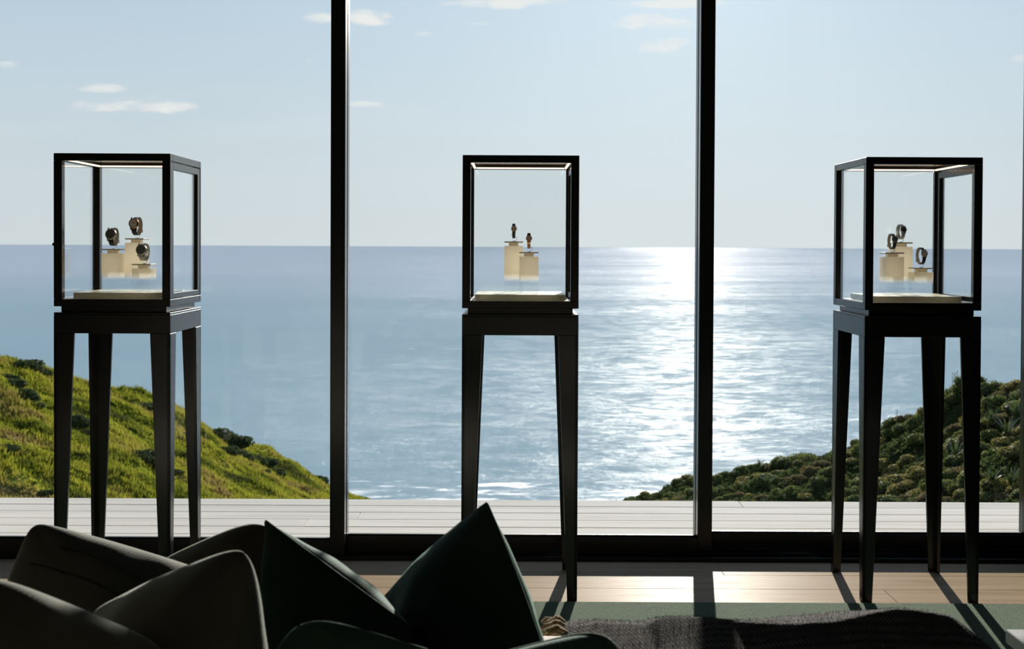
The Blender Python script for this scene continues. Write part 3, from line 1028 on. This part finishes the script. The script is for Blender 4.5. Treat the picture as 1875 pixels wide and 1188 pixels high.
pl0 = make_plinth()
for i, (c, lab) in enumerate(zip(cabs, ('cream plinth with rounded corners on the floor of the left cabinet', 'cream plinth with rounded corners on the floor of the middle cabinet', 'cream plinth with rounded corners on the floor of the right cabinet'))):
    o = pl0 if i == 0 else copy_tree(pl0)
    o.location = (c.location.x, CAB_Y - 0.004, FLOOR_IN + 0.0005)
    tag(o, lab, 'plinth', 'cream plinths in the cabinets')


RW = 0.068


def riser(px, py, depth, label):
    """acrylic block whose front face is centred on column px with its top edge at row py"""
    p = at(px, py, depth)
    h = p.z - ZP
    r_ = empty('acrylic_riser', (p.x, depth + RW / 2, ZP + 0.0002))
    box('block', -RW / 2, RW / 2, -RW / 2, RW / 2, 0, h, M['riser'], r_, 0.0012)
    box('neck', -0.0175, 0.0175, -0.0175, 0.0175, h + 0.0001, h + 0.0115, M['riser'], r_, 0.0006)
    box('plate', -RW / 2, RW / 2, -RW / 2, RW / 2, h + 0.0116, h + 0.0165, M['plate'], r_, 0.0008)
    tag(r_, label, 'riser', 'cream acrylic risers under the watches')
    return Vector((p.x, depth + RW / 2, ZP + 0.0002 + h + 0.0165))


M['cream_neck'] = simple('cream_acrylic', (0.60, 0.53, 0.40, 1), 0.35, 0, 60, 0.05)
M['plate'] = simple('taupe_plate', (0.55, 0.50, 0.41, 1), 0.35, 0, 60, 0.05)


def watch(base, yaw, face, strap_w, height, style, label, lift=0.011, tilt=8):
    """watch whose closed strap stands upright on a wire hook; the dial looks towards -Y before yaw"""
    hh, dd = height / 2, height * 0.36
    zc = lift + hh
    w = empty('wristwatch', (base.x, base.y, base.z), yaw)
    smat, cmat, dmat, bracelet = style

    def loop(th, k=1.0):
        # slightly flattened front, rounder back
        y = -math.cos(th) * dd * k
        z = math.sin(th) * hh * k
        return Vector((0, y * (0.92 if y < 0 else 1.0), z))
    tl = Matrix.Rotation(R(-tilt), 3, 'X')
    T = lambda q: tl @ q + Vector((0, 0, zc))
    n = 40
    th_case = R(12)
    cz = loop(th_case)
    b = MB()
    lin_b = MB()
    skip = face * 0.42 / hh
    ths = [th_case + skip + (2 * math.pi - 2 * skip) * i / n for i in range(n + 1)]
    tk = 0.0030
    if bracelet:
        m_ = 34
        for i in range(m_):
            t0 = th_case + skip + (2 * math.pi - 2 * skip) * i / m_
            t1 = th_case + skip + (2 * math.pi - 2 * skip) * (i + .86) / m_
            for (xa, xb) in ((-.5, -.19), (-.17, .17), (.19, .5)):
                ring = []
                wd = strap_w
                for th, kk in ((t0, 1.0), (t1, 1.0), (t1, 1 - 2.6 * tk / height), (t0, 1 - 2.6 * tk / height)):
                    q = loop(th, kk)
                    ring.append(q)
                b.loft([[T(q + Vector((xa * wd, 0, 0))) for q in ring], [T(q + Vector((xb * wd, 0, 0))) for q in ring]])
        b.obj('bracelet', smat, w)
    else:
        for (target, k0, k1, s_) in ((b, 1.0, 1 - 1.2 * tk / height, 1.0), (lin_b, 1 - 1.22 * tk / height, 1 - 2.4 * tk / height, 0.98)):
            rings = []
            for th in ths:
                far = 1 - 0.22 * (1 - math.cos(th - th_case)) / 2
                wd = strap_w * far * s_ / 2
                o_, i_ = loop(th, k0), loop(th, k1)
                rings.append([T(o_ + Vector((-wd, 0, 0))), T(o_ + Vector((wd, 0, 0))), T(i_ + Vector((wd, 0, 0))), T(i_ + Vector((-wd, 0, 0)))])
            target.loft(rings)
        st = b.obj('strap', smat, w)
        lin_b.obj('lining', M['strap_lining'], st)
        bk = MB()
        q = T(loop(R(205), 1.02))
        bk.box(-strap_w * .48, strap_w * .48, q.y - 0.0012, q.y + 0.0022, q.z - 0.0055, q.z - 0.0040)
        bk.box(-strap_w * .48, strap_w * .48, q.y - 0.0012, q.y + 0.0022, q.z + 0.0040, q.z + 0.0055)
        for s in (-1, 1):
            bk.box(s * strap_w * .48 - 0.0008, s * strap_w * .48 + 0.0008, q.y - 0.0012, q.y + 0.0022, q.z - 0.0055, q.z + 0.0055)
        bk.obj('buckle', cmat, st)
    # case
    r_ = face / 2
    tc = face * 0.24
    yf = cz.y - tc * 0.55
    P = lambda x, y, z: T(Vector((x, yf + y, cz.z + z)))

    def disc(mb, r0, r1, ya, yb, nn=32):
        ringa = [P(r0 * math.cos(2 * math.pi * k / nn), ya, r0 * math.sin(2 * math.pi * k / nn)) for k in range(nn)]
        ringb = [P(r1 * math.cos(2 * math.pi * k / nn), yb, r1 * math.sin(2 * math.pi * k / nn)) for k in range(nn)]
        mb.loft([ringa, ringb])
    cb = MB()
    disc(cb, r_ * 0.94, r_, 0.0, tc * 0.25)
    disc(cb, r_, r_, tc * 0.25, tc * 0.75)
    disc(cb, r_, r_ * 0.86, tc * 0.75, tc)
    for sx in (-1, 1):
        for sz in (-1, 1):
            x0, x1 = sorted((sx * strap_w * .52, sx * (strap_w * .52 + face * .07)))
            q0, q1 = sz * r_ * 0.72, sz * r_ * 1.22
            ring0 = [P(x0, tc * .2, q0), P(x1, tc * .2, q0), P(x1, tc * .85, q0), P(x0, tc * .85, q0)]
            ring1 = [P(x0, tc * .6, q1), P(x1, tc * .6, q1), P(x1, tc * .95, q1), P(x0, tc * .95, q1)]
            cb.loft([ring0, ring1])
    case = cb.obj('case', cmat, w, None, False, True)
    bz = MB()
    nn = 32
    prof = [(0.80, -0.0002), (0.96, -0.0002), (0.93, -tc * .12), (0.82, -tc * .10)]
    rings = []
    for k in range(nn + 1):
        a = 2 * math.pi * k / nn
        rings.append([P(r_ * pr * math.cos(a), py_, r_ * pr * math.sin(a)) for pr, py_ in prof])
    bz.loft(rings, False)
    bz.obj('bezel', cmat, case, None, False, True)
    cr = MB()
    a0, a1 = P(r_ * 0.98, tc * .5, 0), P(r_ * 1.14, tc * .5, 0)
    cr.cyl(a0, a1, face * 0.055, face * 0.05, 12)
    cr.obj('crown', cmat, case)
    db = MB()
    disc(db, r_ * 0.80, r_ * 0.80, -tc * .03, -0.0001)
    dial = db.obj('dial', dmat, w)
    hb = MB()
    for ang, ln, wd in ((R(60), .45, .05), (R(-38), .66, .035)):
        dx, dz = math.sin(ang), math.cos(ang)
        ring = [(-wd, -.1), (wd, -.1), (wd * .6, ln), (-wd * .6, ln)]
        pts_ = [(r_ * (dx * l + dz * s), r_ * (dz * l - dx * s)) for s, l in ring]
        hb.loft([[P(x, -tc * .05, z) for x, z in pts_], [P(x, -tc * .04, z) for x, z in pts_]])
    for k in range(12):
        a = R(30 * k)
        dx, dz = math.sin(a), math.cos(a)
        ring = [(-.025, .62), (.025, .62), (.025, .74), (-.025, .74)]
        pts_ = [(r_ * (dx * l + dz * s), r_ * (dz * l - dx * s)) for s, l in ring]
        hb.loft([[P(x, -tc * .045, z) for x, z in pts_], [P(x, -tc * .035, z) for x, z in pts_]])
    hb.obj('hands', M['wire'], dial)
    tag(w, label, 'watch', 'wristwatches in the cabinets')
    return w


def stand(base, yaw, wlab, lift=0.011):
    lab = 'thin wire hook under the ' + wlab.split(' with ')[0].split(' watch')[0] + ' watch, ' + wlab.split(', ')[-1]
    s = empty('wire_stand', (base.x, base.y, base.z + 0.0002), yaw)
    MB().cyl((0, 0, 0), (0, 0, 0.0012), 0.0065, 0.006, 16).obj('foot', M['wire'], s)
    k = lift + 0.0062
    MB().tube([(0, 0, 0.0014), (0.0090, 0, 0.0022), (0.0112, 0, 0.0045), (0.0112, 0, k - 0.002), (0.0095, 0, k), (-0.002, 0, k + 0.0002)], 0.00085, 8).obj('hook', M['wire'], s, None, True)
    tag(s, lab, 'watch stand', 'wire stands holding up the watches')
    return s


leather_steel = (M['leather'], M['steel'], M['dial_dark'], False)
items = [
    # px, py (block top), depth, label of riser, watch spec
    (202.5, 464, 4.285, 'medium high cream acrylic riser at the left of the left cabinet', (R(-10), 0.041, 0.021, 0.066, leather_steel, 'steel watch with dark dial and leather strap, left of three in the left cabinet')),
    (245.5, 444.5, 4.335, 'tallest cream acrylic riser at the back of the left cabinet', (R(-14), 0.039, 0.021, 0.068, (M['leather_black'], M['gold'], M['dial_pale'], False), 'rose gold watch with pale dial on black leather strap, highest in the left cabinet')),
    (258.5, 491.6, 4.235, 'lowest cream acrylic riser at the right of the left cabinet', (R(-12), 0.040, 0.021, 0.062, (M['steel_dark'] if 'steel_dark' in M else M['steel'], M['steel'], M['dial_dark'], True), 'all steel bracelet watch with dark dial, lowest in the left cabinet')),
    (940.5, 450.3, 4.290, 'taller cream acrylic riser at the left of the middle cabinet', (R(3), 0.021, 0.011, 0.055, (M['leather'], M['steel'], M['dial_rose'], False), 'small watch with rose dial on dark strap, on the taller riser of the middle cabinet')),
    (968.5, 469.7, 4.170, 'shorter cream acrylic riser at the right of the middle cabinet', (R(0), 0.022, 0.011, 0.057, (M['gold'], M['gold'], M['dial_rose'], True), 'small bracelet watch with bronze dial, on the shorter riser of the middle cabinet')),
    (1638.5, 470.6, 4.225, 'medium high cream acrylic riser at the left of the right cabinet', (R(15), 0.024, 0.0135, 0.057, (M['leather_brown'], M['steel'], M['dial_dark'], False), 'slim watch with dark dial on brown strap, left of the three in the right cabinet')),
    (1654.5, 451.8, 4.330, 'tallest cream acrylic riser at the back of the right cabinet', (R(15), 0.025, 0.014, 0.056, (M['steel'], M['steel'], M['dial_dark'], True), 'slim steel bracelet watch with dark dial, highest in the right cabinet')),
    (1692.0, 498.6, 4.225, 'lowest cream acrylic riser at the right of the right cabinet', (R(17), 0.026, 0.0135, 0.062, (M['leather_black'], M['steel'], M['dial_pale'], False), 'slim watch with pale dial on black strap, lowest in the right cabinet')),
]
for (px, py, dep, lab, (yaw, face, sw, hgt, style, wlab)) in items:
    base = riser(px, py, dep, lab)
    watch(base, yaw, face, sw, hgt, style, wlab)
    stand(base, yaw, wlab)

# ------------------------------------------------------------------ rug, sofa, table
rug = box('rug', -2.6, 2.9, 0.3, 4.0, 0.0004, 0.013, M['rug'], None, 0.004)
tag(rug, 'plain green wool rug lying on the oak floor under the sofa', 'rug')

SEAT = 0.42
SX0, SX1, SY0, SY1, CR = -2.1, 0.965, 1.12, 2.46, 0.30


def seat_outline(inset=0.0, n=14):
    pts_ = []
    x0, x1, y0, y1 = SX0 + inset, SX1 - inset, SY0 + inset, SY1 - inset
    for (cx, cy, a0, r_) in ((x1 - CR, y1 - CR, 0, CR), (x0 + .1, y1 - .1, 90, .1), (x0 + .1, y0 + .1, 180, .1), (x1 - .1, y0 + .1, 270, .1)):
        for k in range(n + 1):
            a = R(a0 + 90 * k / n)
            pts_.append((cx + r_ * math.cos(a), cy + r_ * math.sin(a)))
    return pts_


sofa = empty('sofa', ((SX0 + SX1) / 2, (SY0 + SY1) / 2, 0.0))
so = Vector(sofa.location)


def slab(name, z0, z1, inset, rnd, mat):
    rings = []
    for q in range(7):
        a = R(-90 + 30 * q)
        ins = inset + rnd * (1 - math.cos(a))
        zc = z0 + rnd if a < 0 else z1 - rnd
        rings.append([(x - so.x, y - so.y, zc + rnd * math.sin(a)) for x, y in seat_outline(ins)])
    return MB().loft(rings).obj(name, mat, sofa, None, False, True)


slab('base', 0.10, 0.235, 0.03, 0.012, M['sofa'])
slab('seat', 0.237, SEAT, 0.0, 0.045, M['sofa'])
bk = MB().box(SX0 + 0.02 - so.x, 0.55 - so.x, 1.03 - so.y, 1.20 - so.y, 0.24, 0.64, 0.05, 3)
bk.obj('backrest', M['sofa'], sofa, None, False, True)
for sx in (SX0 + 0.2, SX1 - 0.25):
    for sy in (SY0 + 0.15, SY1 - 0.2):
        MB().cyl((sx - so.x, sy - so.y, 0.0135), (sx - so.x, sy - so.y, 0.10), 0.018, 0.026, 16).obj('leg', M['dark_bronze'], sofa)
tag(sofa, 'off-white upholstered sofa seat seen from behind under the cushions and throw', 'sofa')

# low table corner at the right edge
tc = at(1841, 1151.5, 2.545)
tb = empty('low_table', (tc.x + 0.35, 2.545 - 0.35, 0.0135))
box('top', -0.35, 0.35, -0.35, 0.35, tc.z - 0.0135 - 0.03, tc.z - 0.0135, M['pale_top'], tb, 0.002)
box('drum', -0.33, 0.33, -0.33, 0.33, 0.0, tc.z - 0.0437, M['dark_bronze'], tb, 0.003)
tag(tb, 'low dark table with a pale grey top at the lower right corner', 'table')


# ------------------------------------------------------------------ throw
def make_throw():
    ol = [Vector((x, y)) for x, y in seat_outline(0.0, 20)]
    nu, nv = 230, 190
    X0, X1, Y0, Y1 = 0.112, 1.32, 1.55, 2.74
    verts, uvs = [], []
    CR_ = [at(a, b, 2.30) for a, b in ((1030, 1158), (1050, 1152), (1100, 1146), (1190, 1152), (1206, 1141), (1300, 1133), (1480, 1130), (1650, 1126), (1735, 1135), (1800, 1158), (1875, 1188))]
    CRX, CRZ = [q.x for q in CR_], [q.z for q in CR_]

    def sdf(p):
        # rounded corner box distance (only the far right corner matters)
        qx, qy = p.x - (SX1 - CR), p.y - (SY1 - CR)
        if qx > 0 and qy > 0:
            d = math.hypot(qx, qy) - CR
            n = Vector((qx, qy)).normalized()
        elif qx - CR > qy - CR:
            d, n = qx - CR, Vector((1, 0))
        else:
            d, n = qy - CR, Vector((0, 1))
        return d, n
    for i in range(nu + 1):
        for j in range(nv + 1):
            u, v_ = i / nu, j / nv
            edge = 0.02 * mnoise.noise(Vector((v_ * 5.0, 0.3, 0.7)))
            px_, py_ = X0 + edge + (X1 - X0) * u, Y0 + (Y1 - Y0) * v_
            # gather the cloth at its left end
            py_ -= 0.20 * (1 - u) ** 3 * v_
            p = Vector((px_, py_))
            d, n = sdf(p)
            f1 = mnoise.noise(Vector((px_ * 4.2 + py_ * 1.5, py_ * 2.6, 5.5)))
            f2 = mnoise.noise(Vector((px_ * 10 + py_ * 3, py_ * 7.0, 8.5)))
            yc = 2.30 + 0.05 * f1
            crest = float(np.interp(px_, CRX, CRZ)) - SEAT
            if py_ > yc:
                g_ = max(0.18, 1 - (py_ - yc) / 0.22)
            else:
                q_ = min(1.0, (yc - py_) / float(np.interp(px_, [0.30, 0.38, 0.46, 0.9], [0.60, 0.50, 0.24, 0.22])))
                g_ = 1 - 0.85 * math.sin(q_ * math.pi / 2)
            lift = 0.008 + max(0.0, crest - 0.008) * g_ + 0.010 * f1 * g_ + 0.004 * f2
            rnd = 0.05
            d2 = d + rnd
            if d2 > 0:
                ang = min(d2 / (rnd * 1.15), math.pi / 2)
                over = max(0.0, d2 - rnd * 1.15 * math.pi / 2)
                q = p - n * d2
                pos = q + n * ((rnd + 0.012 + 0.03 * (0.5 + f1) * min(1, over * 6)) * math.sin(ang))
                z = SEAT - rnd + (rnd + lift) * math.cos(ang) - over
                z = max(z, 0.06)
                verts.append((pos.x, pos.y, z))
            else:
                verts.append((p.x, p.y, SEAT + max(0.006, lift)))
            uvs.append(((X1 - X0) * u, (Y1 - Y0) * v_))
    faces = []
    for i in range(nu):
        for j in range(nv):
            a = i * (nv + 1) + j
            faces.append((a, a + nv + 1, a + nv + 2, a + 1))
    root = empty('throw_blanket', (0.55, 2.1, SEAT))
    rl = Vector(root.location)
    me = bpy.data.meshes.new('cloth')
    me.from_pydata([tuple(Vector(q) - rl) for q in verts], [], faces)
    uvl = me.uv_layers.new(name='weave')
    for lp in me.loops:
        uvl.data[lp.index].uv = uvs[lp.vertex_index]
    me.update()
    o = link_mesh('cloth', me, M['throw'], root, None, True)
    sol = o.modifiers.new('thick', 'SOLIDIFY')
    sol.thickness, sol.offset = 0.005, 1.0
    # knotted tassels along the left hem
    for k in range(12):
        j = int(nv * (0.30 + 0.0636 * k))
        q = Vector(verts[min(j, nv)]) - rl
        if q.z < -0.02:
            continue
        g = random.Random(40 + k)
        b = MB()
        for s in range(9):
            dx, dy = g.uniform(-.010, .010), g.uniform(-.016, .016)
            L = g.uniform(0.025, 0.052)
            b.tube([q + Vector((0.004, 0, .004)), q + Vector((-L * .35, dy * .5, 0.010 + g.uniform(0, .008))), q + Vector((-L * .8, dy, 0.004 + g.uniform(0, .008))), q + Vector((-L, dy * 1.3, -0.002 + g.uniform(0, .006)))],
                   [0.0026, 0.0022, 0.002, 0.0012], 5)
        b.obj('tassel', M['tassel'], root, None, True)
    # wool fuzz standing off the cloth
    vv, ff = [], []
    g = random.Random(77)
    for _ in range(26000):
        i, j = g.randrange(nu), g.randrange(int(nv * 0.35), nv)
        q = Vector(verts[i * (nv + 1) + j])
        if q.z < SEAT - 0.06:
            continue
        q += Vector((g.uniform(-.003, .003), g.uniform(-.003, .003), 0.004)) - rl
        dv = Vector((g.gauss(0, .5), g.gauss(0, .5), 0.7)).normalized() * g.uniform(0.004, 0.010)
        sd = Vector((g.gauss(0, 1), g.gauss(0, 1), g.gauss(0, .4))).normalized() * 0.00045
        b0 = len(vv)
        vv += [q - sd, q + sd, q + dv]
        ff.append((b0, b0 + 1, b0 + 2))
    fz = pyd('fuzz', vv, ff, M['fuzz'], root)
    fz['kind'] = 'stuff'
    tag(root, 'charcoal woven wool throw with tan tassels draped over the right end of the sofa', 'throw')


M['fuzz'] = simple('grey_wool_fibre', (0.042, 0.040, 0.042, 1), 0.9)
make_throw()


# ------------------------------------------------------------------ cushions
def cushion(label, corner, depth, dir_a, dir_b, size_a, size_b, thick, mat, k=None, sgn=1, pinch=0.10, power=0.55, piping=None, seams=(), floor_z=SEAT + 0.003, rnd=None):
    """pillow with one corner showing at pixel `corner`; its two edges leave along the screen directions dir_a / dir_b"""
    C0 = at(corner[0], corner[1], depth)
    a = Vector((dir_a[0], dir_a[1])).normalized()
    b = Vector((dir_b[0], dir_b[1])).normalized()
    c = a.dot(b)
    ka = k if k else math.sqrt(max(abs(c), 0.02))
    al = math.atan(ka) * sgn
    be = math.atan(-c / (ka * sgn))
    U = Vector((math.cos(al) * a.x, math.sin(al), -math.cos(al) * a.y)) * size_a
    V = Vector((math.cos(be) * b.x, math.sin(be), -math.cos(be) * b.y)) * size_b
    N = U.cross(V).normalized()
    n = 44

    def pos(s, t, side):
        ps = s * (1 - pinch * (1 - t * t))
        pt = t * (1 - pinch * (1 - s * s))
        if rnd:
            mx = max(abs(s), abs(t), 1e-6)
            kk = ((abs(s) / mx) ** rnd + (abs(t) / mx) ** rnd) ** (-1 / rnd)
            kk = 1 + (kk - 1) * mx ** 2
            ps, pt = ps * kk, pt * kk
        h = thick * max(0.0, (1 - s * s) * (1 - t * t)) ** power
        wr = 0.010 * mnoise.noise(Vector((s * 2.3 + depth * 7, t * 2.3, side * 3.0 + corner[0] * .01))) * (1 - (s * t) ** 2)
        q = C0 + U * (ps + 1) / 2 + V * (pt + 1) / 2 + N * side * (h + wr * min(1, h / thick * 3))
        if q.z < floor_z:
            q.z = floor_z + 0.0
        return q
    grid = [-math.cos(math.pi * i / n) for i in range(n + 1)]
    base = Vector((0, 0, 0))
    cen = C0 + U / 2 + V / 2
    base = Vector((cen.x, cen.y, floor_z))
    verts, faces, idx = [], [], {}
    for side in (1, -1):
        for i, s in enumerate(grid):
            for j, t in enumerate(grid):
                if side < 0 and (i in (0, n) or j in (0, n)):
                    idx[(side, i, j)] = idx[(1, i, j)]
                    continue
                idx[(side, i, j)] = len(verts)
                verts.append(pos(s, t, side) - base)
    for side in (1, -1):
        for i in range(n):
            for j in range(n):
                q = [idx[(side, i, j)], idx[(side, i + 1, j)], idx[(side, i + 1, j + 1)], idx[(side, i, j + 1)]]
                faces.append(q if side > 0 else q[::-1])
    if piping is None and not seams:
        o = pyd('cushion', verts, faces, mat, None, base, True)
        root = o
    else:
        root = empty('cushion', base)
        pyd('cover', verts, faces, mat, root, None, True)
        if piping is not None:
            loop = [(s, -1.0) for s in grid[:-1]] + [(1.0, t) for t in grid[:-1]] + [(s, 1.0) for s in grid[:0:-1]] + [(-1.0, t) for t in grid[:0:-1]]
            pts_ = [pos(s, t, 1) - base for s, t in loop]
            keep = [pts_[0]]
            for q in pts_[1:]:
                if (q - keep[-1]).length > 0.004:
                    keep.append(q)
            MB().tube(keep, 0.0032, 8, True, True).obj('piping', piping, root, None, True)
        for (side, s0, fn) in seams:
            pts_ = [pos(fn(q / 40)[0], fn(q / 40)[1], side) - base for q in range(41)]
            MB().tube(pts_, 0.0022, 6).obj('seam', M['seam'], root, None, True)
    bpy.context.view_layer.update()
    tag(root, label, 'cushion', 'cushions heaped on the sofa')
    return root


M['seam'] = simple('dark_seam', (0.02, 0.02, 0.017, 1), 0.9)
G, GR = M['green_cushion'], M['grey_cushion']
cushion('grey wool cushion with curved seams and a blunt corner, back left on the sofa', (58, 952), 2.16, (240, 118), (-26, 130), .38, .42, .09, GR, None, 1, -0.02, 0.5, None,
        [(-1, 0, lambda q: (-0.90 + 1.7 * q, -0.62 + 0.40 * q * q)), (-1, 0, lambda q: (-0.70 + 1.6 * q, -0.80 + 0.34 * q * q))], rnd=16)
cushion('grey wool cushion with a rounded corner pointing up, in front at left', (458, 994), 1.74, (-300, 165), (24, 150), .42, .40, .095, GR, None, 1, -0.03, 0.5, rnd=11)
cushion('grey wool cushion cut off by the left edge of the picture', (-70, 1030), 1.55, (160, 104), (-60, 150), .34, .38, .09, GR, None, 1, -0.02, 0.5, rnd=6)
cushion('olive brown cushion half hidden behind the dark green one at centre left', (500, 938), 2.38, (-170, 84), (60, 160), .36, .36, .09, M['olive_cushion'], None, 1, -0.03, 0.5, rnd=5)
cushion('dark green velvet cushion with a sharp corner beside the olive one', (487, 955), 2.12, (235, 112), (-14, 160), .36, .40, .09, G, None, -1, 0.0, 0.55, G)
cushion('dark green velvet cushion standing on its corner, highest peak of the heap', (891, 922), 2.06, (-168, 190), (80, 184), .36, .36, .10, G, None, 1, -0.05, 0.6, G)
cushion('dark green cushion with piped edge lying low in front at centre', (534, 1116), 1.62, (230, 84), (-40, 120), .42, .40, .07, G, None, 1, 0.0, 0.5, G, rnd=7)
cushion('dark green cushion with a rounded edge in front of the tassels of the throw', (1136, 1141), 1.66, (-190, 92), (10, 90), .40, .38, .07, G, None, 1, 0.0, 0.5, G, rnd=6)
